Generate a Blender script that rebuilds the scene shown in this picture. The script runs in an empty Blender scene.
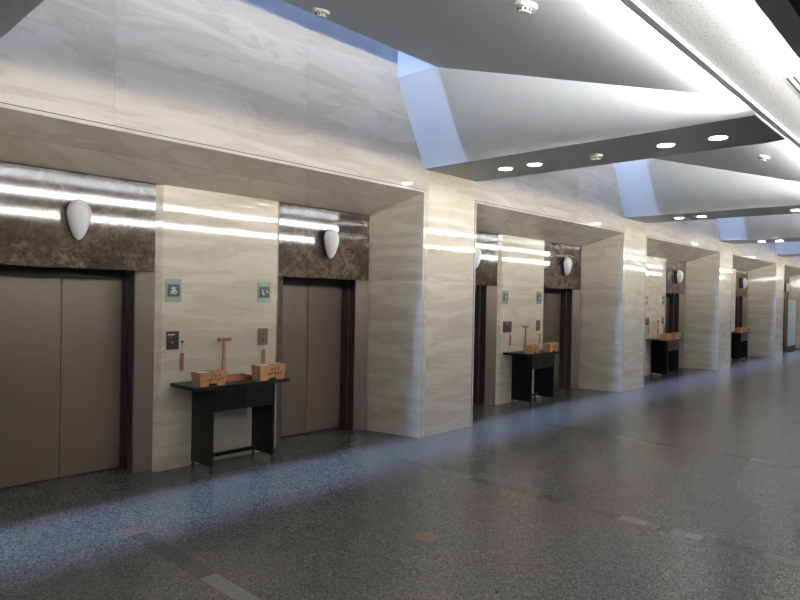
import bpy, bmesh, math, random
from mathutils import Vector, Matrix

random.seed(4)
scene = bpy.context.scene
col = scene.collection
PI = math.pi

# ------------------------------------------------------------------ camera
CAM_H = 1.84
cam_data = bpy.data.cameras.new('camera')
cam_data.sensor_width = 36.0
cam_data.lens = 634.6 / 800 * 36.0
cam_data.clip_start = 0.05
cam_data.clip_end = 300
cam = bpy.data.objects.new('camera', cam_data)
col.objects.link(cam)
R_ = Vector((0.68270915, -0.7304514, 0.01868077))
U_ = Vector((-0.00831684, 0.01779609, 0.99980705))
F_ = Vector((0.7306429, 0.68273278, -0.00607451))
m = Matrix.Identity(4)
for i_ in range(3):
    m[i_][0], m[i_][1], m[i_][2] = R_[i_], U_[i_], -F_[i_]
m[2][3] = CAM_H
cam.matrix_world = m
scene.camera = cam

# ------------------------------------------------------------------ sky, exposure
world = bpy.data.worlds.new('sky')
scene.world = world
world.use_nodes = True
wn = world.node_tree
bg = wn.nodes['Background']
sky = wn.nodes.new('ShaderNodeTexSky')
sky.sky_type = 'NISHITA'
sky.sun_disc = False
sky.sun_elevation = math.radians(50)
sky.sun_rotation = math.radians(150)
SKY_STRENGTH = 19.0
bg.inputs['Strength'].default_value = SKY_STRENGTH
tint = wn.nodes.new('ShaderNodeMix')
tint.data_type = 'RGBA'
tint.blend_type = 'MULTIPLY'
tint.inputs[0].default_value = 1.0
tint.inputs[7].default_value = (0.92, 0.92, 1.02, 1)
wn.links.new(sky.outputs['Color'], tint.inputs[6])
wn.links.new(tint.outputs[2], bg.inputs['Color'])

vs = scene.view_settings
vs.view_transform = 'Standard'
vs.look = 'None'
vs.gamma = 1.0
vs.use_curve_mapping = False
vs.exposure = 0.82
scene.cycles.use_denoising = True
scene.cycles.max_bounces = 10
scene.cycles.diffuse_bounces = 6
scene.cycles.glossy_bounces = 5
scene.cycles.sample_clamp_indirect = 6.0
scene.cycles.caustics_reflective = False
scene.cycles.caustics_refractive = False

COVE = 74.0        # cove lights along the dropped ceiling panels
COVE_FAR = 75.0
TRIM_GLOW = 400.0    # strip light tucked above the white trim
DOWN = 45.0        # downlights in the beams

# ------------------------------------------------------------------ measures (metres)
D = 5.415          # front face of the marble wall
PITCH = 6.1075
X1 = 6.2116        # right edge of the first alcove
WP = 1.144         # pier width
WN = PITCH - WP    # alcove width
H = 3.189          # alcove height at the front
DD = 0.782
BK = D + DD        # alcove back face
SP = 0.169         # splay of the jambs
SOF = 0.256        # drop of the soffit
CX = 3.78          # middle of the first alcove
N = 5
ZB = 3.493         # underside of the beams
FL = 0.52          # flare of the beam sides
ZS = 4.52          # ceiling height at the skylight slot
YT = 1.56          # where the sloped ceiling starts
XL, XR = -7.0, 46.0
YN = -8.5

# ------------------------------------------------------------------ materials
def new_mat(name):
    mt = bpy.data.materials.new(name)
    mt.use_nodes = True
    nt = mt.node_tree
    return mt, nt, nt.nodes['Principled BSDF']

def flat(name, rgb, rough=0.5, metal=0.0, spec=0.5, bump=0.0, bscale=200.0, var=0.0):
    mt, nt, p = new_mat(name)
    p.inputs['Base Color'].default_value = (*rgb, 1)
    p.inputs['Roughness'].default_value = rough
    p.inputs['Metallic'].default_value = metal
    p.inputs['Specular IOR Level'].default_value = spec
    if bump or var:
        tc = nt.nodes.new('ShaderNodeTexCoord')
        nz = nt.nodes.new('ShaderNodeTexNoise')
        nz.inputs['Scale'].default_value = bscale
        nz.inputs['Detail'].default_value = 3
        nt.links.new(tc.outputs['Object'], nz.inputs['Vector'])
        if bump:
            b = nt.nodes.new('ShaderNodeBump')
            b.inputs['Strength'].default_value = bump
            b.inputs['Distance'].default_value = 0.002
            nt.links.new(nz.outputs['Fac'], b.inputs['Height'])
            nt.links.new(b.outputs['Normal'], p.inputs['Normal'])
        if var:
            r = nt.nodes.new('ShaderNodeValToRGB')
            r.color_ramp.elements[0].position = 0.3
            r.color_ramp.elements[1].position = 0.7
            r.color_ramp.elements[0].color = (*[c * (1 - var) for c in rgb], 1)
            r.color_ramp.elements[1].color = (*[min(1, c * (1 + var)) for c in rgb], 1)
            nt.links.new(nz.outputs['Fac'], r.inputs['Fac'])
            nt.links.new(r.outputs['Color'], p.inputs['Base Color'])
    return mt

def emit(name, rgb, strength):
    mt, nt, p = new_mat(name)
    p.inputs['Base Color'].default_value = (0.8, 0.8, 0.8, 1)
    p.inputs['Emission Color'].default_value = (*rgb, 1)
    p.inputs['Emission Strength'].default_value = strength
    return mt

def M(nt, op, a=None, b=None, clamp=False):
    n = nt.nodes.new('ShaderNodeMath')
    n.operation = op
    n.use_clamp = clamp
    for i, v in enumerate((a, b)):
        if v is None:
            continue
        if isinstance(v, (int, float)):
            n.inputs[i].default_value = v
        else:
            nt.links.new(v, n.inputs[i])
    return n.outputs[0]

def mixc(nt, fac, a, b, blend='MIX'):
    n = nt.nodes.new('ShaderNodeMix')
    n.data_type = 'RGBA'
    n.blend_type = blend
    for sock, v in ((n.inputs[0], fac), (n.inputs[6], a), (n.inputs[7], b)):
        if isinstance(v, (int, float)):
            sock.default_value = v
        elif isinstance(v, tuple):
            sock.default_value = (*v, 1)
        else:
            nt.links.new(v, sock)
    return n.outputs[2]

def ramp(nt, fac, stops):
    r = nt.nodes.new('ShaderNodeValToRGB')
    e = r.color_ramp.elements
    while len(e) < len(stops):
        e.new(0.5)
    for k, (pos, c) in enumerate(stops):
        e[k].position = pos
        e[k].color = (*c, 1) if isinstance(c, tuple) else (c, c, c, 1)
    nt.links.new(fac, r.inputs['Fac'])
    return r.outputs['Color']

def light_marble():
    """polished cream marble in large slabs with soft level veins"""
    mt, nt, p = new_mat('cream_marble')
    tc = nt.nodes.new('ShaderNodeTexCoord')
    sep = nt.nodes.new('ShaderNodeSeparateXYZ')
    nt.links.new(tc.outputs['Object'], sep.inputs[0])
    x, y, z = sep.outputs
    u = M(nt, 'ADD', x, M(nt, 'MULTIPLY', M(nt, 'SUBTRACT', y, 5.415), -0.8))
    us = M(nt, 'DIVIDE', M(nt, 'SUBTRACT', u, 2.237), 2.0358)
    zs = M(nt, 'DIVIDE', z, 1.0225)
    cu, cz = M(nt, 'FLOOR', us), M(nt, 'FLOOR', zs)
    comb = nt.nodes.new('ShaderNodeCombineXYZ')
    nt.links.new(cu, comb.inputs[0]); nt.links.new(cz, comb.inputs[1])
    wn_ = nt.nodes.new('ShaderNodeTexWhiteNoise')
    nt.links.new(comb.outputs[0], wn_.inputs['Vector'])
    # veins: stretched along the level, another piece of stone per slab
    c2 = nt.nodes.new('ShaderNodeCombineXYZ')
    nt.links.new(M(nt, 'MULTIPLY', u, 0.55), c2.inputs[0])
    nt.links.new(M(nt, 'ADD', M(nt, 'MULTIPLY', z, 3.0), M(nt, 'MULTIPLY', u, 0.06)), c2.inputs[1])
    nt.links.new(M(nt, 'MULTIPLY', wn_.outputs['Value'], 30), c2.inputs[2])
    n1 = nt.nodes.new('ShaderNodeTexNoise')
    n1.inputs['Scale'].default_value = 1.6
    n1.inputs['Detail'].default_value = 8
    n1.inputs['Roughness'].default_value = 0.6
    n1.inputs['Distortion'].default_value = 0.9
    nt.links.new(c2.outputs[0], n1.inputs['Vector'])
    base = ramp(nt, n1.outputs['Fac'], [(0.24, (0.53, 0.45, 0.34)), (0.42, (0.655, 0.59, 0.475)), (0.58, (0.73, 0.67, 0.56)), (0.8, (0.76, 0.705, 0.60))])
    ridge = M(nt, 'ABSOLUTE', M(nt, 'SUBTRACT', n1.outputs['Fac'], 0.47))
    vein = ramp(nt, ridge, [(0.0, 0.22), (0.03, 0.0)])
    base = mixc(nt, vein, base, (0.40, 0.33, 0.25))
    tone = M(nt, 'ADD', 0.95, M(nt, 'MULTIPLY', wn_.outputs['Value'], 0.10))
    tcol = nt.nodes.new('ShaderNodeCombineXYZ')
    for k in range(3):
        nt.links.new(tone, tcol.inputs[k])
    base = mixc(nt, 1.0, base, tcol.outputs[0], 'MULTIPLY')
    fu = M(nt, 'SUBTRACT', us, cu)
    fz = M(nt, 'SUBTRACT', zs, cz)
    j = M(nt, 'MAXIMUM', M(nt, 'LESS_THAN', fu, 0.003), M(nt, 'LESS_THAN', fz, 0.004))
    base = mixc(nt, M(nt, 'MULTIPLY', j, 0.30), base, (0.40, 0.35, 0.28))
    nt.links.new(base, p.inputs['Base Color'])
    p.inputs['Roughness'].default_value = 0.05
    p.inputs['Specular IOR Level'].default_value = 0.5
    return mt

def dark_marble():
    mt, nt, p = new_mat('brown_marble')
    tc = nt.nodes.new('ShaderNodeTexCoord')
    n0 = nt.nodes.new('ShaderNodeTexNoise')
    n0.inputs['Scale'].default_value = 3.0
    n0.inputs['Detail'].default_value = 6
    nt.links.new(tc.outputs['Object'], n0.inputs['Vector'])
    v = nt.nodes.new('ShaderNodeTexVoronoi')
    v.feature = 'DISTANCE_TO_EDGE'
    v.inputs['Scale'].default_value = 13
    va = nt.nodes.new('ShaderNodeVectorMath'); va.operation = 'ADD'
    n3 = nt.nodes.new('ShaderNodeTexNoise'); n3.inputs['Scale'].default_value = 9; n3.inputs['Detail'].default_value = 5
    nt.links.new(tc.outputs['Object'], n3.inputs['Vector'])
    sc_ = nt.nodes.new('ShaderNodeVectorMath'); sc_.operation = 'SCALE'; sc_.inputs[3].default_value = 0.22
    nt.links.new(n3.outputs['Color'], sc_.inputs[0])
    nt.links.new(tc.outputs['Object'], va.inputs[0]); nt.links.new(sc_.outputs[0], va.inputs[1])
    nt.links.new(va.outputs[0], v.inputs['Vector'])
    n1 = nt.nodes.new('ShaderNodeTexNoise')
    n1.inputs['Scale'].default_value = 14
    n1.inputs['Detail'].default_value = 8
    n1.inputs['Roughness'].default_value = 0.7
    nt.links.new(tc.outputs['Object'], n1.inputs['Vector'])
    base = ramp(nt, n1.outputs['Fac'], [(0.35, (0.032, 0.023, 0.018)), (0.5, (0.078, 0.056, 0.041)), (0.68, (0.17, 0.125, 0.09))])
    base = mixc(nt, ramp(nt, n0.outputs['Fac'], [(0.42, 0.0), (0.62, 0.7)]), base, (0.034, 0.026, 0.022))
    vein = M(nt, 'MULTIPLY', ramp(nt, v.outputs['Distance'], [(0.0, 1.0), (0.05, 0.0)]), ramp(nt, n0.outputs['Fac'], [(0.35, 0.75), (0.6, 0.05)]))
    base = mixc(nt, vein, base, (0.23, 0.17, 0.125))
    nt.links.new(base, p.inputs['Base Color'])
    p.inputs['Roughness'].default_value = 0.06
    p.inputs['Specular IOR Level'].default_value = 0.6
    return mt

def granite_floor():
    mt, nt, p = new_mat('grey_granite')
    tc = nt.nodes.new('ShaderNodeTexCoord')
    sep = nt.nodes.new('ShaderNodeSeparateXYZ')
    nt.links.new(tc.outputs['Object'], sep.inputs[0])
    x, y, z = sep.outputs
    vo = nt.nodes.new('ShaderNodeTexVoronoi')
    vo.inputs['Scale'].default_value = 115
    nt.links.new(tc.outputs['Object'], vo.inputs['Vector'])
    sv = nt.nodes.new('ShaderNodeSeparateXYZ')
    nt.links.new(vo.outputs['Color'], sv.inputs[0])
    base = ramp(nt, sv.outputs[0], [(0.05, (0.046, 0.046, 0.044)), (0.4, (0.09, 0.091, 0.084)), (0.7, (0.122, 0.121, 0.112)), (0.97, (0.20, 0.197, 0.182))])
    bn = nt.nodes.new('ShaderNodeTexNoise')
    bn.inputs['Scale'].default_value = 0.8
    bn.inputs['Detail'].default_value = 3
    nt.links.new(tc.outputs['Object'], bn.inputs['Vector'])
    base = mixc(nt, 1.0, base, ramp(nt, bn.outputs['Fac'], [(0.3, 0.86), (0.7, 1.0)]), 'MULTIPLY')
    # slabs and joints
    half = PITCH / 2
    xs = M(nt, 'DIVIDE', M(nt, 'SUBTRACT', x, 5.23 - 30 * half), half)
    ci = M(nt, 'FLOOR', M(nt, 'ADD', xs, 0.5))
    dx = M(nt, 'MULTIPLY', M(nt, 'ABSOLUTE', M(nt, 'SUBTRACT', xs, ci)), half)     # distance to a strip's middle
    strip = M(nt, 'MULTIPLY', M(nt, 'LESS_THAN', dx, 0.062), M(nt, 'LESS_THAN', y, 4.9))
    strip_ed = M(nt, 'MULTIPLY', M(nt, 'LESS_THAN', dx, 0.070), M(nt, 'MULTIPLY', M(nt, 'GREATER_THAN', dx, 0.058), M(nt, 'LESS_THAN', y, 4.5)))
    ys = M(nt, 'DIVIDE', M(nt, 'SUBTRACT', y, 1.60 - 20 * 0.765), 0.765)
    fy = M(nt, 'SUBTRACT', ys, M(nt, 'FLOOR', ys))
    jy = M(nt, 'LESS_THAN', fy, 0.012)
    x3 = M(nt, 'DIVIDE', M(nt, 'SUBTRACT', x, 5.23 - 30 * half), half / 3)
    jx = M(nt, 'LESS_THAN', M(nt, 'SUBTRACT', x3, M(nt, 'FLOOR', x3)), 0.008)
    joint = M(nt, 'MAXIMUM', jy, jx)
    base = mixc(nt, M(nt, 'MULTIPLY', joint, 0.4), base, (0.035, 0.034, 0.03))
    # strip pieces, each its own stone
    LT, MD, DK, RU = (0.24, 0.235, 0.22), (0.16, 0.152, 0.145), (0.06, 0.057, 0.053), (0.17, 0.10, 0.07)
    def pieces(rows):
        t_ = M(nt, 'DIVIDE', M(nt, 'SUBTRACT', y, 0.0), 5.0, True)
        r = nt.nodes.new('ShaderNodeValToRGB')
        r.color_ramp.interpolation = 'CONSTANT'
        e = r.color_ramp.elements
        while len(e) < len(rows):
            e.new(0.5)
        for k_, (yy, c_) in enumerate(rows):
            e[k_].position = yy / 5.0
            e[k_].color = (*c_, 1)
        nt.links.new(t_, r.inputs['Fac'])
        return r.outputs['Color']
    even = pieces([(0, DK), (0.6, MD), (1.2, DK), (1.62, LT), (1.72, MD), (1.85, DK), (1.95, MD), (2.05, LT), (2.28, DK), (2.75, RU), (2.85, DK), (3.06, RU), (3.22, DK), (3.85, MD), (4.35, DK)])
    odd = pieces([(0, DK), (0.8, LT), (1.1, DK), (1.64, LT), (2.05, DK), (2.36, LT), (2.50, DK), (3.14, LT), (3.68, DK), (4.70, RU), (4.88, DK)])
    par = M(nt, 'MODULO', ci, 2.0)
    pcol = mixc(nt, par, even, odd)
    sc = mixc(nt, 0.35, pcol, base)
    base = mixc(nt, M(nt, 'MULTIPLY', strip, 0.9), base, sc)
    base = mixc(nt, M(nt, 'MULTIPLY', strip_ed, 0.35), base, (0.04, 0.038, 0.035))
    # small rust squares half-way between the strips
    dm = M(nt, 'ABSOLUTE', M(nt, 'SUBTRACT', dx, half / 2 ))
    sq = M(nt, 'MULTIPLY', M(nt, 'MULTIPLY', M(nt, 'LESS_THAN', dm, 0.08), M(nt, 'LESS_THAN', M(nt, 'ABSOLUTE', M(nt, 'SUBTRACT', y, 3.13)), 0.085)), M(nt, 'LESS_THAN', x, 5.0))
    base = mixc(nt, M(nt, 'MULTIPLY', sq, 0.65), base, (0.20, 0.115, 0.08))
    nt.links.new(base, p.inputs['Base Color'])
    p.inputs['Roughness'].default_value = 0.26
    p.inputs['Specular IOR Level'].default_value = 0.45
    return mt

def brushed(name, rgb, rough, metal):
    mt, nt, p = new_mat(name)
    tc = nt.nodes.new('ShaderNodeTexCoord')
    mp = nt.nodes.new('ShaderNodeMapping')
    mp.inputs['Scale'].default_value = (2, 2, 120)
    nt.links.new(tc.outputs['Object'], mp.inputs['Vector'])
    nz = nt.nodes.new('ShaderNodeTexNoise')
    nz.inputs['Scale'].default_value = 3
    nz.inputs['Detail'].default_value = 4
    nt.links.new(mp.outputs[0], nz.inputs['Vector'])
    c = ramp(nt, nz.outputs['Fac'], [(0.3, tuple(v * 0.88 for v in rgb)), (0.7, tuple(min(1, v * 1.1) for v in rgb))])
    nt.links.new(c, p.inputs['Base Color'])
    p.inputs['Roughness'].default_value = rough
    p.inputs['Metallic'].default_value = metal
    return mt

def wood(name, rgb, rough=0.45, scale=1.0):
    mt, nt, p = new_mat(name)
    tc = nt.nodes.new('ShaderNodeTexCoord')
    mp = nt.nodes.new('ShaderNodeMapping')
    mp.inputs['Scale'].default_value = (4 * scale, 40 * scale, 60 * scale)
    nt.links.new(tc.outputs['Object'], mp.inputs['Vector'])
    nz = nt.nodes.new('ShaderNodeTexNoise')
    nz.inputs['Scale'].default_value = 1.5
    nz.inputs['Detail'].default_value = 5
    nz.inputs['Distortion'].default_value = 0.6
    nt.links.new(mp.outputs[0], nz.inputs['Vector'])
    c = ramp(nt, nz.outputs['Fac'], [(0.3, tuple(v * 0.72 for v in rgb)), (0.7, tuple(min(1, v * 1.12) for v in rgb))])
    nt.links.new(c, p.inputs['Base Color'])
    p.inputs['Roughness'].default_value = rough
    return mt

MAT = {
    'marble': light_marble(),
    'brown': dark_marble(),
    'floor': granite_floor(),
    'plaster': flat('white_plaster', (0.86, 0.87, 0.87), 0.75, spec=0.2, bump=0.05, bscale=60),
    'soffit': flat('grey_plaster', (0.83, 0.84, 0.83), 0.75, spec=0.2, bump=0.05, bscale=60),
    'acoustic': None,
    'panel': flat('pale_panel', (0.84, 0.85, 0.85), 0.7, spec=0.2),
    'trim': flat('white_enamel', (0.86, 0.86, 0.86), 0.35),
    'shaft': flat('blue_grey_curb', (0.48, 0.49, 0.48), 0.5, var=0.1, bscale=3),
    'shaft_white': flat('well_plaster', (0.60, 0.60, 0.62), 0.6),
    'plain': flat('plain_wall', (0.62, 0.61, 0.59), 0.8, spec=0.2, var=0.08, bscale=2),
    'door': brushed('bronze_steel', (0.138, 0.112, 0.084), 0.40, 0.3),
    'frame': brushed('pale_bronze_steel', (0.21, 0.175, 0.138), 0.36, 0.45),
    'dark': flat('dark_bronze', (0.03, 0.024, 0.02), 0.4, 0.3),
    'groove': flat('dark_joint_sealant', (0.09, 0.08, 0.065), 0.8),  # dark filling of the marble and trim joints
    'edge': flat('edge_marble', (0.64, 0.60, 0.52), 0.15, var=0.05, bscale=6),
    'black': flat('black_lacquer', (0.003, 0.0028, 0.003), 0.4, spec=0.2, var=0.2, bscale=20),
    'rubber': flat('black_rubber', (0.015, 0.015, 0.015), 0.6),
    'chrome': flat('chrome', (0.55, 0.55, 0.55), 0.25, 1.0),
    'box': wood('light_cedar', (0.56, 0.29, 0.13)),
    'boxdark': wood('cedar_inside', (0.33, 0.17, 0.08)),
    'paper': flat('white_paper', (0.82, 0.80, 0.76), 0.8),
    'ink': flat('brown_ink', (0.14, 0.06, 0.025), 0.7),
    'red': wood('red_brown_wood', (0.34, 0.12, 0.065)),
    'tray': wood('walnut', (0.20, 0.10, 0.06)),
    'tstand': wood('reddish_oak', (0.36, 0.19, 0.10)),
    'lamp': flat('opal_glass', (0.80, 0.83, 0.84), 0.3),
    'lampback': flat('lamp_back', (0.03, 0.028, 0.027), 0.4),
    'ivory': flat('ivory_plastic', (0.74, 0.73, 0.62), 0.4),
    'vent': flat('detector_slot', (0.03, 0.03, 0.03), 0.6),
    'callplate': flat('dark_bronze_plate', (0.035, 0.03, 0.027), 0.3, 0.4),
    'callpurple': flat('brown_purple_plate', (0.075, 0.052, 0.05), 0.35, 0.2),
    'steelplate': brushed('grey_bronze_plate', (0.14, 0.125, 0.10), 0.4, 0.4),
    'mark': flat('white_print', (0.75, 0.75, 0.72), 0.6),
    'signdark': flat('dark_green_plaque', (0.035, 0.05, 0.04), 0.35),
    'string': flat('grey_string', (0.25, 0.23, 0.2), 0.8),
    'board': flat('screen_white', (0.66, 0.68, 0.66), 0.35),
    'cove': emit('cove_tube', (1.0, 0.97, 0.92), COVE),
    'covefar': emit('cove_tube_far', (1.0, 0.97, 0.92), COVE_FAR),
    'trimglow': emit('trim_tube', (0.97, 0.98, 1.0), TRIM_GLOW),
    'downlight': emit('downlight_lens', (1.0, 0.96, 0.9), DOWN),
}

def acoustic():
    mt, nt, p = new_mat('speckled_board')
    tc = nt.nodes.new('ShaderNodeTexCoord')
    v = nt.nodes.new('ShaderNodeTexNoise')
    v.inputs['Scale'].default_value = 70
    v.inputs['Detail'].default_value = 4
    nt.links.new(tc.outputs['Object'], v.inputs['Vector'])
    c = ramp(nt, v.outputs['Fac'], [(0.33, (0.5, 0.5, 0.51)), (0.42, (0.82, 0.83, 0.84))])
    nt.links.new(c, p.inputs['Base Color'])
    p.inputs['Roughness'].default_value = 0.85
    p.inputs['Specular IOR Level'].default_value = 0.2
    return mt
MAT['acoustic'] = acoustic()

def glass_green():
    mt, nt, p = new_mat('green_glass')
    p.inputs['Base Color'].default_value = (0.60, 0.74, 0.64, 1)
    p.inputs['Roughness'].default_value = 0.15
    p.inputs['Alpha'].default_value = 0.5
    return mt
MAT['glass'] = glass_green()

# ------------------------------------------------------------------ mesh helpers
class MB:
    def __init__(self):
        self.bm = bmesh.new()
    def box(self, x0, x1, y0, y1, z0, z1, bevel=0.0):
        r = bmesh.ops.create_cube(self.bm, size=1)
        vs_ = r['verts']
        for v in vs_:
            v.co = Vector(((x0 + x1) / 2 + v.co.x * (x1 - x0), (y0 + y1) / 2 + v.co.y * (y1 - y0), (z0 + z1) / 2 + v.co.z * (z1 - z0)))
        if bevel:
            ed = list({e for v in vs_ for e in v.link_edges})
            bmesh.ops.bevel(self.bm, geom=ed, offset=bevel, segments=2, affect='EDGES', profile=0.5)
        return self
    def prism(self, a, b):
        """a and b: matching lists of 3-D corners of the two end faces"""
        va = [self.bm.verts.new(p) for p in a]
        vb = [self.bm.verts.new(p) for p in b]
        n = len(a)
        self.bm.faces.new(va)
        self.bm.faces.new(vb[::-1])
        for i in range(n):
            j = (i + 1) % n
            self.bm.faces.new((va[j], va[i], vb[i], vb[j]))
        return self
    def plan(self, pts, z0, z1):
        return self.prism([(x, y, z0) for x, y in pts], [(x, y, z1) for x, y in pts])
    def profile(self, pts, x0, x1):
        return self.prism([(x0, y, z) for y, z in pts], [(x1, y, z) for y, z in pts])
    def lathe(self, prof, seg=24, loc=(0, 0, 0), axis='Z'):
        rings = []
        for r, h in prof:
            ring = []
            for k in range(seg):
                a = 2 * PI * k / seg
                c = (r * math.cos(a), r * math.sin(a), h)
                if axis == 'X':
                    c = (c[2], c[0], c[1])
                elif axis == 'Y':
                    c = (c[0], c[2], c[1])
                ring.append(self.bm.verts.new(Vector(c) + Vector(loc)))
            rings.append(ring)
        for a, b in zip(rings, rings[1:]):
            for k in range(seg):
                j = (k + 1) % seg
                self.bm.faces.new((a[k], a[j], b[j], b[k]))
        self.bm.faces.new(rings[0][::-1])
        self.bm.faces.new(rings[-1])
        return self
    def stroke(self, pts, w, y0, t):
        """ribbon of width w through points in the XZ plane, front at y0, thickness t"""
        P = [Vector((p[0], p[1])) for p in pts]
        L, Rr = [], []
        for i, p in enumerate(P):
            d = (P[min(i + 1, len(P) - 1)] - P[max(i - 1, 0)]).normalized()
            n = Vector((-d.y, d.x)) * w / 2
            L.append(p + n); Rr.append(p - n)
        ring = L + Rr[::-1]
        n_ = len(P)
        f = [self.bm.verts.new((q.x, y0, q.y)) for q in ring]
        b = [self.bm.verts.new((q.x, y0 + t, q.y)) for q in ring]
        tot = len(ring)
        for i in range(n_ - 1):
            for s in (f, b):
                self.bm.faces.new((s[i], s[i + 1], s[tot - 2 - i], s[tot - 1 - i]))
        for i in range(tot):
            j = (i + 1) % tot
            self.bm.faces.new((f[i], f[j], b[j], b[i]))
        return self
    def build(self, name, mat, parent=None, smooth=False, loc=None):
        bmesh.ops.recalc_face_normals(self.bm, faces=self.bm.faces[:])
        me = bpy.data.meshes.new(name)
        self.bm.to_mesh(me)
        self.bm.free()
        me.materials.append(MAT[mat] if isinstance(mat, str) else mat)
        if smooth:
            for p in me.polygons:
                p.use_smooth = True
            try:
                me.set_sharp_from_angle(angle=math.radians(40))
            except Exception:
                pass
        o = bpy.data.objects.new(name, me)
        col.objects.link(o)
        if parent:
            o.parent = parent
        if loc:
            o.location = loc
        return o

def tag(o, label, cat, group=None):
    o['label'] = label
    o['category'] = cat
    if group:
        o['group'] = group
    return o

def thing(name, loc, label, cat, group=None, rz=0.0):
    o = bpy.data.objects.new(name, None)
    o.empty_display_size = 0.1
    col.objects.link(o)
    o.location = loc
    o.rotation_euler = (0, 0, rz)
    return tag(o, label, cat, group)

def struct(o, label=None, cat=None):
    o['kind'] = 'structure'
    if label:
        o['label'] = label
        o['category'] = cat
    return o

def children(o):
    return [c for c in bpy.data.objects if c.parent == o]

def dup(root, loc, label, group=None, rz=None):
    r = root.copy()
    col.objects.link(r)
    r.location = loc
    if rz is not None:
        r.rotation_euler = (0, 0, rz)
    r['label'] = label
    if group:
        r['group'] = group
    for ch in children(root):
        c = ch.copy()
        col.objects.link(c)
        c.parent = r
        for g in children(ch):
            d = g.copy()
            col.objects.link(d)
            d.parent = c
    return r

ORD = ['first', 'second', 'third', 'fourth', 'fifth']
ALC = ['leftmost alcove', 'second alcove from the left', 'third alcove from the left', 'fourth alcove from the left', 'farthest alcove on the right']

# ------------------------------------------------------------------ floor
struct(MB().box(XL, XR, YN, 6.95, -0.2, 0).build('floor', 'floor'), 'polished grey granite floor with inlaid strips across the hall', 'floor')

# ------------------------------------------------------------------ marble wall with the five alcoves
ZW = 4.68
YB = 6.75
def pier(mb, xa, xb, sl, sr):
    """plan of a pier between xa and xb with splayed sides"""
    mb.plan([(xa, D), (xb, D), (xb + (SP if sr else 0), BK), (xb + (SP if sr else 0), YB), (xa - (SP if sl else 0), YB), (xa - (SP if sl else 0), BK)], 0, ZW)
w = MB()
pier(w, XL, X1 - WN, False, True)
for k in range(N - 1):
    pier(w, X1 + k * PITCH, X1 + k * PITCH + WP, True, True)
pier(w, X1 + (N - 1) * PITCH, XR, True, False)
for k in range(N):
    a, b = X1 - WN + k * PITCH, X1 + k * PITCH
    w.profile([(D, H), (D, ZW), (YB, ZW), (YB, H - SOF), (BK, H - SOF)], a, b)
w.box(XL, XR, YB, YB + 0.2, 0, ZW)
struct(w.build('wall_front', 'marble'), 'long polished cream marble wall with splayed lift alcoves', 'wall')

# raised marble edge round every alcove mouth, with its dark joint
EW = 0.030
for k in range(N):
    a, b = X1 - WN + k * PITCH, X1 + k * PITCH
    t = MB()
    t.box(a - EW, a, D - 0.006, D + 0.02, 0, H + EW)
    t.box(b, b + EW, D - 0.006, D + 0.02, 0, H + EW)
    t.box(a, b, D - 0.006, D + 0.02, H, H + EW)
    e_ = struct(t.build('trim_%d' % (k + 1), 'edge'))
    g = MB()
    g.box(a - EW - 0.008, a - EW, D - 0.002, D + 0.02, 0, H + EW + 0.008)
    g.box(b + EW, b + EW + 0.008, D - 0.002, D + 0.02, 0, H + EW + 0.008)
    g.box(a - EW, b + EW, D - 0.002, D + 0.02, H + EW, H + EW + 0.008)
    g.build('joint', 'groove', e_)

# centre panels and brown marble headers at the back of the alcoves
ZH = 2.045
for k in range(N):
    c = CX + k * PITCH
    cp = MB().plan([(c - 0.705, BK), (c + 0.705, BK), (c + 0.765, BK + 0.05), (c + 0.765, YB), (c - 0.765, YB), (c - 0.765, BK + 0.05)], 0, 2.96)
    struct(cp.build('wall_panel_%d' % (k + 1), 'marble'), 'cream marble panel between the lift doors of the ' + ALC[k], 'wall panel')
    for s in (-1, 1):
        x0, x1 = sorted((c + s * 0.765, c + s * 2.30))
        hd = MB()
        hd.box(x0, x1, BK + 0.045, YB, ZH, 2.96)
        hs = struct(hd.build('wall_header_%d' % (2 * k + 1 + (s > 0)), 'brown'), 'polished brown marble above the %s lift door of the %s' % ('left' if s < 0 else 'right', ALC[k]), 'wall panel')
        MB().box(c + s * 1.515 - 0.0025, c + s * 1.515 + 0.0025, BK + 0.0435, BK + 0.05, 2.60, 2.95).build('dark_line', 'dark', hs)  # thin dark upright line above the lamp

# ------------------------------------------------------------------ lift doors
YD = 6.61
def lift_door(k, s, idx):
    c = CX + k * PITCH + s * 1.52
    root = bpy.data.objects.new('door_%d' % idx, None)
    col.objects.link(root)
    root.location = (c, YD, 0)
    struct(root, 'brown steel lift door, %s one in the %s' % ('left' if s < 0 else 'right', ALC[k]), 'lift door')
    hw = 0.61
    for q in (-1, 1):
        x0, x1 = (-hw - 0.02, -0.003) if q < 0 else (0.003, hw + 0.02)
        MB().box(x0, x1, 0, 0.04, 0.012, ZH, 0.004).build('door_leaf', 'door', root)
    for q in (-1, 1):
        f = MB()
        xi, xo = q * (hw + 0.0), q * (hw + 0.145)
        f.plan([(xi, -0.26), (xo, -0.375), (xo, 0.1), (xi, 0.1)], 0, ZH)
        f.build('jamb', 'frame', root)
        r = MB()
        r.box(min(xi, xi - q * 0.012), max(xi, xi - q * 0.012), -0.255, -0.14, 0, ZH)
        r.box(min(xi, xi - q * 0.030), max(xi, xi - q * 0.030), -0.115, -0.004, 0, ZH)
        r.build('reveal', 'dark', root)
        g = MB().box(min(xo, xo + q * 0.012), max(xo, xo + q * 0.012), -0.36, 0.1, 0, ZH)
        g.build('joint', 'dark', root)
    MB().box(-hw, hw, -0.06, -0.004, 1.958, ZH).build('head_frame', 'rubber', root)
    MB().box(-hw - 0.02, hw + 0.02, -0.05, 0.06, 0.0, 0.010).build('sill', 'dark', root)
    return root
n_ = 0
for k in range(N):
    for s in (-1, 1):
        n_ += 1
        lift_door(k, s, n_)

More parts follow.
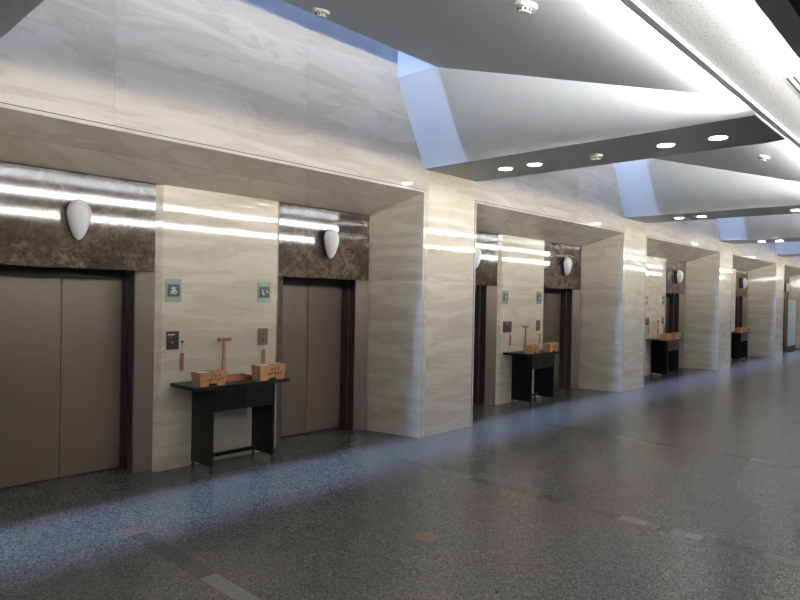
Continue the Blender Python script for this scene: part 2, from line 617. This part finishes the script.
# ------------------------------------------------------------------ skylight well above the wall, unseen upper walls added to narrow the daylight
ZTOP = 10.5  # unseen height, set by how tight the daylight band on the floor is
sw = MB()
sw.box(XL, XR, D, D + 0.3, ZW, ZTOP)
struct(sw.build('wall_well_back', 'shaft'), 'blue grey curb above the marble in the skylight slot, with added unseen height', 'skylight curb')
sf = MB()
sf.box(XL, XR, 4.60, 4.79, ZS + 0.02, ZTOP)  # out of view, carried up tall to keep skylight near the wall
struct(sf.build('wall_well_front', 'shaft'))

# ------------------------------------------------------------------ sloped bay ceilings and beams
zc = lambda y: 3.626 + (ZS - 3.626) * (y - 1.58) / (4.79 - 1.58)
cs = MB().profile([(1.66, zc(1.66)), (4.79, ZS), (4.79, ZS + 0.14), (1.66, zc(1.66) + 0.26)], XL, XR)
struct(cs.build('ceiling_bay', 'soffit'), 'grey plaster ceiling sloping up to the skylight slot', 'ceiling')
BEAMX = [X1 + k * PITCH for k in range(-1, N)]
for j, xb in enumerate(BEAMX):
    zt = ZS + 0.01
    df = FL * (zt - ZB)
    b = MB()
    b.prism([(xb, YT, ZB), (xb + WP, YT, ZB), (xb + WP + df, YT, zt), (xb - df, YT, zt)],
            [(xb, D, ZB), (xb + WP, D, ZB), (xb + WP + df, D, zt), (xb - df, D, zt)])
    ob = struct(b.build('ceiling_beam_%d' % (j + 1), 'plaster'), 'white tapered ceiling beam, %s' % ('cut off at the top left corner' if j == 0 else 'the %s one counted from the nearest, with its own downlights' % ORD[j - 1] if j < 5 else 'the farthest one on the right'), 'beam')
    u = MB().box(xb - df, xb + WP + df, 4.79, D, zt, 5.7)
    u.build('upstand', 'shaft_white', ob)

# lower ceiling strip, cove lip, trim and dropped panels
YE = 0.918
ZL = 3.49
struct(MB().box(XL, XR, 0.55, 1.455, ZL, ZL + 0.018).build('ceiling_strip', 'acoustic'), 'flat speckled white ceiling strip beside the white trim', 'ceiling')
tr = struct(MB().box(XL, XR, 1.455, 1.493, ZL - 0.032, ZL + 0.012).build('trim_21', 'trim'), 'thin bright white trim line running along the ceiling', 'ceiling trim')
MB().box(XL, XR, 1.493, 1.502, ZL - 0.006, ZL + 0.01).build('joint', 'groove', tr)
MB().box(XL, XR, 1.502, 1.516, ZL - 0.018, ZL + 0.012).box(XL, XR, 1.510, 1.516, ZL - 0.018, ZL + 0.058).build('cove_lip', 'trim', tr)
MB().box(XL + 1, XR - 1, 1.462, 1.500, ZL + 0.030, ZL + 0.060).build('light_strip', 'trimglow', tr)
struct(MB().box(XL, XR, 0.96, 1.72, 3.86, 3.92).build('ceiling_pocket_top', 'plaster'))  # unseen recess added to soften the strip light on the slope
struct(MB().box(XL, XR, 0.96, 1.00, ZL + 0.018, 3.92).build('ceiling_pocket', 'plaster'))
def drop_panel(y0, y1, mat, name):
    o = struct(MB().box(XL, XR, y0, y1, 3.38, 3.41).build(name, 'panel'), 'dropped pale ceiling panel at the top right corner' if y1 > 0 else None, 'ceiling' if y1 > 0 else None)
    MB().box(XL + 0.5, XR - 0.5, y1 - 0.150, y1 - 0.115, 3.412, 3.457).build('light_strip', mat, o)
    return o
drop_panel(-0.45, YE, 'cove', 'ceiling_panel')
drop_panel(-3.7, -2.2, 'covefar', 'ceiling_panel_far')
struct(MB().box(XL, XR, YN, 0.55, ZL, ZL + 0.15).build('ceiling', 'acoustic'))
struct(MB().box(XL, XR, YN - 0.2, YN, 0, 3.7).build('wall_opposite', 'plain'))
struct(MB().box(XL - 0.2, XL, YN, 6.95, 0, ZTOP).build('wall_left', 'plain'))
struct(MB().box(XR, XR + 0.2, YN, 6.95, 0, ZTOP).build('wall_right', 'plain'))

# ------------------------------------------------------------------ downlights and smoke detectors
def make_downlight(loc, label, group):
    t = thing('downlight', loc, label, 'downlight', group)
    MB().lathe([(0.082, -0.010), (0.098, -0.006), (0.10, 0.0), (0.082, 0.0)], 28).build('ring', 'trim', t, True)
    MB().lathe([(0.02, -0.012), (0.079, -0.010), (0.080, 0.0)], 28).build('lens', 'downlight', t, True)
    return t
DY = [4.56, 4.14, 2.56, 2.04]
WHERE = ['nearest the marble wall', 'second from the marble wall', 'third from the marble wall', 'nearest the white trim']
BN = {1: 'nearest big beam', 2: 'second beam', 3: 'third beam', 4: 'fourth beam'}
first = None
for j in (1, 2, 3, 4):
    xm = BEAMX[j] + WP / 2 + 0.02
    for q, yy in enumerate(DY):
        if j >= 3 and q >= 2:
            continue
        lab = 'round white downlight under the %s, %s' % (BN[j], WHERE[q])
        grp = 'downlights in the ceiling beams'
        if first is None:
            first = make_downlight((xm, yy, ZB), lab, grp)
        else:
            dup(first, (xm, yy, ZB), lab, grp)

def make_detector(loc, label, group, tilt=0.0):
    t = thing('smoke_detector', loc, label, 'smoke detector', group)
    t.rotation_euler = (tilt, 0, 0)
    MB().lathe([(0.055, -0.030), (0.075, -0.026), (0.078, -0.002), (0.076, 0.002)], 28).build('base', 'ivory', t, True)
    hd = MB().lathe([(0.030, -0.060), (0.042, -0.058), (0.046, -0.050), (0.050, -0.028)], 24).build('sensor_head', 'ivory', t, True)
    g = MB()
    for a in range(10):
        an = 2 * PI * a / 10
        cx, cy = 0.0465 * math.cos(an), 0.0465 * math.sin(an)
        g.box(cx - 0.007, cx + 0.007, cy - 0.007, cy + 0.007, -0.050, -0.034)
    g.build('slots', 'vent', hd)
    return t
TL = math.atan2(ZS - 3.626, 4.79 - 1.58)
det = make_detector((3.72, 2.35, zc(2.35)), 'ivory smoke detector on the sloping ceiling at the top of the picture', 'smoke detectors', TL)
def det2(loc, lab, tilt):
    d = dup(det, loc, lab)
    d.rotation_euler = (tilt, 0, 0)
det2((3.75, 4.557, zc(4.557)), 'ivory smoke detector beside the skylight slot', TL)
det2((9.61, 2.30, zc(2.30)), 'ivory smoke detector on the sloping ceiling beyond the nearest beam', TL)
det2((X1 + WP / 2 + 0.02, 3.34, ZB), 'ivory smoke detector between the downlights of the nearest beam', 0)

# slot diffuser in the ceiling strip, dark grille on the dropped panel
t = thing('air_diffuser', (5.95, 1.11, ZL), 'slot air diffuser with two dark lines in the white ceiling strip', 'air vent')
MB().box(-0.66, 0.66, -0.045, 0.045, -0.002, 0.0).build('frame', 'trim', t)
for s in (-1, 1):
    MB().box(-0.64, 0.64, s * 0.022 - 0.006, s * 0.022 + 0.006, -0.003, -0.001).build('slot', 'vent', t)
t = thing('ceiling_grille', (4.5, 0.605, 3.38), 'black ceiling grille in the top right corner', 'air vent')
MB().box(-1.5, 1.5, -0.18, 0.18, -0.008, 0.0, 0.002).build('frame', 'black', t)
for q in range(5):
    MB().box(-1.47, 1.47, -0.15 + q * 0.07, -0.13 + q * 0.07, -0.014, -0.008).build('louvre', 'rubber', t)

# ------------------------------------------------------------------ opal half-egg wall lamps over the lift doors
def make_lamp(loc, label):
    t = thing('wall_lamp', loc, label, 'wall lamp', 'opal wall lamps over the lift doors')
    # back plate against the marble
    bp = MB()
    prof = []
    seg = 28
    def outline(sx, sz, n=28):
        pts = []
        for q in range(n):
            a = 2 * PI * q / n
            ca, sa = math.cos(a), math.sin(a)
            wd = 0.104 * (1 - 0.25 * max(0, -sa) ** 1.2) if sa < 0 else 0.104
            pts.append((sx * wd * ca, sz * (0.125 if sa > 0 else 0.250) * sa))
        return pts
    o1 = outline(0.95, 0.95)
    bp.prism([(x, 0.0, z) for x, z in o1], [(x, -0.07, z) for x, z in o1])
    bp.build('back_plate', 'lampback', t, True)
    sh = bmesh.new()
    lev = 9
    rings = []
    for i in range(lev):
        f = i / lev
        s_ = math.cos(f * PI / 2)
        rings.append([sh.verts.new((x, -0.075 - 0.115 * math.sin(f * PI / 2), z)) for x, z in outline(s_, s_)])
    top = sh.verts.new((0, -0.19, 0))
    for a, b in zip(rings, rings[1:]):
        for q in range(seg):
            j = (q + 1) % seg
            sh.faces.new((a[q], a[j], b[j], b[q]))
    for q in range(seg):
        sh.faces.new((rings[-1][q], rings[-1][(q + 1) % seg], top))
    sh.faces.new(rings[0][::-1])
    mb = MB(); mb.bm.free(); mb.bm = sh
    mb.build('shade', 'lamp', t, True)
    return t
lamp0 = None
for k in range(N):
    for s in (-1, 1):
        if k in (1, 2, 3) and s < 0 and k > 1:
            continue
        if k == 4 and s < 0:
            continue
        lab = 'half egg wall lamp above the %s lift door, %s' % ('left' if s < 0 else 'right', ALC[k])
        loc = (CX - 0.015 + k * PITCH + s * 1.52, BK + 0.045, 2.552)
        if lamp0 is None:
            lamp0 = make_lamp(loc, lab)
        else:
            dup(lamp0, loc, lab)

# ------------------------------------------------------------------ kana plaques, call panels and hanging tags
KANA = {
    'a': [[(.12, .76), (.45, .78), (.82, .83)], [(.45, .98), (.42, .6), (.43, .35), (.5, .16)],
          [(.70, .64), (.62, .42), (.45, .2), (.27, .1), (.14, .2), (.2, .4), (.45, .54), (.72, .5), (.87, .32), (.8, .14), (.58, .04)]],
    'i': [[(.16, .82), (.15, .5), (.22, .24), (.34, .15), (.44, .3)], [(.72, .78), (.84, .58), (.88, .36)]],
    'u': [[(.34, .95), (.66, .88)], [(.18, .6), (.5, .7), (.74, .62), (.78, .42), (.66, .18), (.42, .02)]],
    'e': [[(.36, .97), (.62, .9)], [(.18, .66), (.74, .7), (.46, .38), (.16, .08)], [(.36, .3), (.5, .38), (.58, .12), (.86, .08)]],
    'o': [[(.1, .7), (.62, .76)], [(.36, .96), (.36, .4), (.34, .12), (.18, .12), (.16, .28), (.5, .5), (.8, .42), (.84, .24), (.62, .08)], [(.74, .86), (.9, .7)]],
    'ka': [[(.08, .68), (.5, .76), (.62, .64), (.56, .2), (.42, .1)], [(.38, .96), (.28, .5), (.1, .08)], [(.74, .82), (.92, .52)]],
    'ki': [[(.16, .8), (.78, .88)], [(.14, .6), (.8, .68)], [(.42, .98), (.62, .4)], [(.7, .36), (.3, .3), (.24, .12), (.7, .04)]],
}
def plaque(x, z, kana, label):
    t = thing('lift_sign', (x, BK, z), label, 'sign', 'green glass kana plaques')
    MB().box(-0.088, 0.088, -0.014, -0.006, -0.118, 0.118, 0.002).build('glass_plate', 'glass', t)
    for sx in (-1, 1):
        for sz in (-1, 1):
            MB().lathe([(0.006, -0.006), (0.006, 0.0)], 10, (sx * 0.07, 0, sz * 0.098), 'Y').build('standoff', 'chrome', t)
    pq = MB().box(-0.064, 0.064, -0.020, -0.0135, -0.064, 0.064, 0.001).build('plaque', 'signdark', t)
    g = MB()
    for st in KANA[kana]:
        g.stroke([((px - 0.5) * 0.084, (pz - 0.5) * 0.084) for px, pz in st], 0.011, -0.0225, 0.0025)
    g.build('character', 'mark', pq)
    return t
kn = [('a', 'i'), ('u', 'e'), ('o', 'ka'), ('ki', None)]
for k in range(4):
    c = CX + k * PITCH
    plaque(c - 0.59, 1.855, kn[k][0], 'green glass plaque with white character at left side of the %s' % ALC[k])
    if kn[k][1]:
        plaque(c + 0.53, 1.857, kn[k][1], 'green glass plaque with white character at right side of the %s' % ALC[k])

def call_panel(x, z, wd, mat, label):
    t = thing('call_panel', (x, BK, z), label, 'call panel', 'dark call panels')
    h_ = 0.094
    pl = MB().box(-wd / 2, wd / 2, -0.014, 0.0, -h_, h_, 0.003).build('plate', mat, t)
    MB().box(-0.055, 0.02, -0.0165, -0.013, 0.055, 0.066).build('display', 'mark', pl)
    for q, (px, pz) in enumerate(((-0.022, 0.026), (-0.008, -0.018))):
        MB().lathe([(0.015, -0.020), (0.018, -0.017), (0.018, -0.013)], 20, (px, 0, pz), 'Y').build('button', 'chrome', t, True)
    return t
def steel_plate(x, z, label):
    t = thing('key_plate', (x, BK, z), label, 'wall plate', 'grey wall plates')
    MB().box(-0.064, 0.064, -0.012, 0.0, -0.096, 0.096, 0.003).build('plate', 'steelplate', t)
    MB().lathe([(0.010, -0.017), (0.012, -0.012)], 16, (0, 0, 0.03), 'Y').build('lock', 'dark', t, True)
    MB().box(-0.04, 0.04, -0.0135, -0.0115, -0.05, -0.044).build('slot', 'dark', t)
    return t
def hang_tag(x, z, label):
    t = thing('wooden_tag', (x, BK, z), label, 'tag', 'red wooden tags')
    MB().lathe([(0.009, 0.0), (0.009, -0.012), (0.014, -0.014), (0.014, -0.024)], 14, (0, 0, 0.115), 'Y').build('hook', 'dark', t, True)
    MB().box(-0.0015, 0.0015, -0.021, -0.018, 0.0, 0.115).build('string', 'string', t)
    MB().box(-0.019, 0.019, -0.026, -0.012, -0.185, 0.0, 0.003).build('slat', 'red', t)
    return t
for k in range(4):
    c = CX + k * PITCH
    if k == 0:
        call_panel(c - 0.588, 1.338, 0.135, 'callplate', 'black call panel with white marks on the panel of the leftmost alcove')
    else:
        call_panel(c - 0.50, 1.338, 0.25, 'callpurple', 'wide brown call panel on the %s' % ('marble of the ' + ALC[k]))
    hang_tag(c - 0.485 if k == 0 else c - 0.42, 1.205 if k == 0 else 1.195, 'red wooden tag hanging at the left of the %s' % ALC[k])
    if k < 3:
        steel_plate(c + 0.525, 1.34, 'plain grey steel plate at the right of the %s' % ALC[k])
        hang_tag(c + 0.53 if k == 0 else c + 0.57, 1.19, 'red wooden tag hanging under the steel plate of the %s' % ALC[k])

# ------------------------------------------------------------------ black counter tables on casters
TT = 0.90
def make_table(loc, label):
    t = thing('counter_table', loc, label, 'table', 'black counter tables in the alcoves')
    MB().box(-0.605, 0.552, -0.245, 0.245, TT - 0.036, TT, 0.003).build('tabletop', 'black', t)
    for s in (-1, 1):
        MB().box(s * 0.372 - 0.014, s * 0.372 + 0.014, -0.20, 0.20, 0.072, TT - 0.036, 0.002).build('side_panel', 'black', t)
    MB().box(-0.358, 0.358, -0.185, 0.19, 0.625, TT - 0.036).build('apron', 'black', t)
    for s in (-1, 1):
        dr = MB().box(s * 0.179 - 0.174, s * 0.179 + 0.174, -0.20, -0.184, 0.632, TT - 0.044, 0.003).build('drawer', 'black', t)
        MB().box(s * 0.179 - 0.04, s * 0.179 + 0.04, -0.205, -0.199, 0.835, 0.843).build('pull', 'rubber', dr)
    MB().box(-0.358, 0.358, 0.10, 0.13, 0.085, 0.125, 0.002).build('stretcher', 'black', t)
    for sx in (-1, 1):
        for sy in (-1, 1):
            cx, cy = sx * 0.372, sy * 0.185
            ca = MB()
            ca.box(cx - 0.022, cx + 0.022, cy - 0.022, cy + 0.022, 0.066, 0.0725)
            ca.box(cx - 0.017, cx - 0.013, cy - 0.014, cy + 0.014, 0.026, 0.068)
            ca.box(cx + 0.013, cx + 0.017, cy - 0.014, cy + 0.014, 0.026, 0.068)
            co = ca.build('caster', 'chrome', t)
            MB().lathe([(0.020, -0.011), (0.028, -0.009), (0.028, 0.009), (0.020, 0.011)], 20, (cx, cy, 0.028), 'X').build('wheel', 'rubber', co, True)
    return t
TY = 5.945
TOFF = [0.0, -0.055, 0.02, 0.02]
TYO = [0.0, -0.02, -0.02, -0.02]
tab = None
for k in range(4):
    loc = (CX + k * PITCH + TOFF[k], TY + TYO[k], 0)
    lab = 'black wheeled counter table with two drawers in the %s' % ALC[k]
    if tab is None:
        tab = make_table(loc, lab)
    else:
        dup(tab, loc, lab)

# ------------------------------------------------------------------ flared cedar boxes
def make_box(loc, label, wd, ht, dp=0.17):
    t = thing('wooden_box', loc, label, 'box', 'cedar collection boxes')
    tw, bw = wd / 2, wd / 2 - 0.017
    td, bd = dp / 2, dp / 2 - 0.014
    th = 0.014
    # front and back boards with a foot notch, sloping sides, bottom
    def board(sy):
        y0b, y0t = sy * bd, sy * td
        y1b, y1t = sy * (bd - th), sy * (td - th)
        nw, nh = 0.052, 0.034
        def yy(z, a, b):
            return a + (b - a) * z / ht
        def xx(z):
            return bw + (tw - bw) * z / ht
        pts = [(-xx(0), 0), (-nw, 0), (-nw * 0.75, nh), (nw * 0.75, nh), (nw, 0), (xx(0), 0), (xx(ht), ht), (-xx(ht), ht)]
        return [(x, yy(z, y0b, y0t), z) for x, z in pts], [(x, yy(z, y1b, y1t), z) for x, z in pts]
    b = MB()
    for sy in (-1, 1):
        p, q = board(sy)
        b.prism(p, q)
    for sx in (-1, 1):
        b.prism([(sx * bw, -bd, 0), (sx * bw, bd, 0), (sx * tw, td, ht), (sx * tw, -td, ht)],
                [(sx * (bw - th), -bd, 0), (sx * (bw - th), bd, 0), (sx * (tw - th), td, ht), (sx * (tw - th), -td, ht)])
    body = b.build('body', 'box', t)
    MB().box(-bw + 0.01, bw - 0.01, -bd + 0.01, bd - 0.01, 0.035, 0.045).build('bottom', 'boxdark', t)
    # left half filled with paper, right half with a raised slotted lid
    MB().box(-tw + th, 0.0, -td + th, td - th, ht - 0.035, ht - 0.004, 0.002).build('paper_pad', 'paper', t)
    ld = MB()
    ld.box(0.002, tw - th * 0.6, -td + 0.004, -0.016, ht - 0.006, ht + 0.008)
    ld.box(0.002, tw - th * 0.6, 0.016, td - 0.004, ht - 0.006, ht + 0.008)
    ld.box(0.002, 0.03, -0.016, 0.016, ht - 0.006, ht + 0.008)
    ld.box(tw - 0.036, tw - th * 0.6, -0.016, 0.016, ht - 0.006, ht + 0.008)
    ld.build('lid', 'box', t)
    # brushed lettering on the front, too blurred in the photo to read
    g = MB()
    rnd = random.Random(9)
    fr = lambda z: -bd + (-td + bd) * z / ht - 0.0015
    def glyph(cx, cz, s):
        for _ in range(4):
            a = rnd.choice([0, 0, PI / 2, PI / 2, 0.8, -0.8])
            L = s * rnd.uniform(0.3, 0.5)
            ox, oz = rnd.uniform(-s / 4, s / 4), rnd.uniform(-s / 3, s / 3)
            d = Vector((math.cos(a), math.sin(a))) * L
            z_ = cz + oz
            g.stroke([(cx + ox - d.x, z_ - d.y), (cx + ox + d.x, z_ + d.y)], s * 0.15, fr(z_) - 0.0015, 0.004)
    for q in range(3):
        glyph(-0.015 + q * 0.042, ht * 0.74, 0.032)
    for q in range(5):
        glyph(-0.055 + q * 0.040, ht * 0.44, 0.036)
    g.build('lettering', 'ink', body)
    return t
BX = {0: ((-0.388, 0.315, 0.140), (0.335, 0.345, 0.162)),
      1: ((-0.365, 0.28, 0.150), (0.27, 0.29, 0.150)),
      2: ((-0.36, 0.30, 0.145), (0.27, 0.30, 0.150)),
      3: ((-0.36, 0.30, 0.145), (0.27, 0.30, 0.150))}
for k in range(4):
    ty = TY + TYO[k]
    for q, (dx, wd, ht) in enumerate(BX[k]):
        make_box((CX + k * PITCH + dx, ty - 0.145 - 0.0, TT), '%s flared cedar box on the black table of the %s' % (('left', 'right')[q], ALC[k]), wd, ht)

# wooden T-shaped stands, low trays
def make_t(loc, label):
    t = thing('t_stand', loc, label, 'wooden stand', 'wooden t shaped stands')
    MB().box(-0.05, 0.05, -0.025, 0.025, 0, 0.014, 0.002).build('foot', 'tstand', t)
    MB().prism([(-0.021, -0.012, 0.014), (0.021, -0.012, 0.014), (0.021, 0.012, 0.014), (-0.021, 0.012, 0.014)],
               [(-0.011, -0.009, 0.43), (0.011, -0.009, 0.43), (0.011, 0.009, 0.43), (-0.011, 0.009, 0.43)]).build('stem', 'tstand', t)
    MB().box(-0.072, 0.082, -0.016, 0.016, 0.415, 0.448, 0.003).build('crossbar', 'red', t)
    return t
ts = None
for k in range(3):
    loc = (CX + k * PITCH + (-0.015 if k < 1 else 0.01 if k < 2 else 0.11), 6.14, TT)
    lab = 'wooden T shaped stand behind the boxes in the %s' % ALC[k]
    ts = make_t(loc, lab) if ts is None else (dup(ts, loc, lab), ts)[1]
t = thing('wooden_tray', (3.80, 6.02, TT), 'low red brown wooden tray between the boxes in the leftmost alcove', 'tray')
MB().box(-0.18, 0.18, -0.10, 0.10, 0, 0.010).build('base', 'tray', t)
for s in (-1, 1):
    MB().box(-0.18, 0.18, s * 0.10 - 0.006, s * 0.10 + 0.006, 0, 0.045, 0.002).build('rim', 'red', t)
    MB().box(s * 0.18 - 0.006, s * 0.18 + 0.006, -0.094, 0.094, 0, 0.045, 0.002).build('rim', 'tray', t)

# ------------------------------------------------------------------ white screen in the farthest alcove
t = thing('partition_screen', (28.75, 5.79, 0), 'white partition screen on a black base in the farthest alcove', 'screen')
MB().box(-0.70, 0.70, -0.02, 0.02, 0.18, 1.98, 0.004).build('panel', 'board', t)
for s in (-1, 1):
    MB().box(s * 0.715 - 0.015, s * 0.715 + 0.015, -0.03, 0.03, 0.0, 2.0, 0.003).build('post', 'frame', t)
    MB().box(s * 0.715 - 0.03, s * 0.715 + 0.03, -0.24, 0.24, 0.0, 0.03, 0.003).build('foot', 'rubber', t)
MB().box(-0.70, 0.70, -0.025, 0.025, 0.03, 0.18).build('plinth', 'rubber', t)

# ------------------------------------------------------------------ sky portals over the slot
for j in range(9):
    la = bpy.data.lights.new('sky_portal', 'AREA')
    la.shape = 'RECTANGLE'
    la.size = 5.8
    la.size_y = 0.62
    la.cycles.is_portal = True
    lo = bpy.data.objects.new('sky_portal', la)
    lo.location = (-4.0 + j * 5.9, 5.10, ZTOP - 0.05)
    col.objects.link(lo)
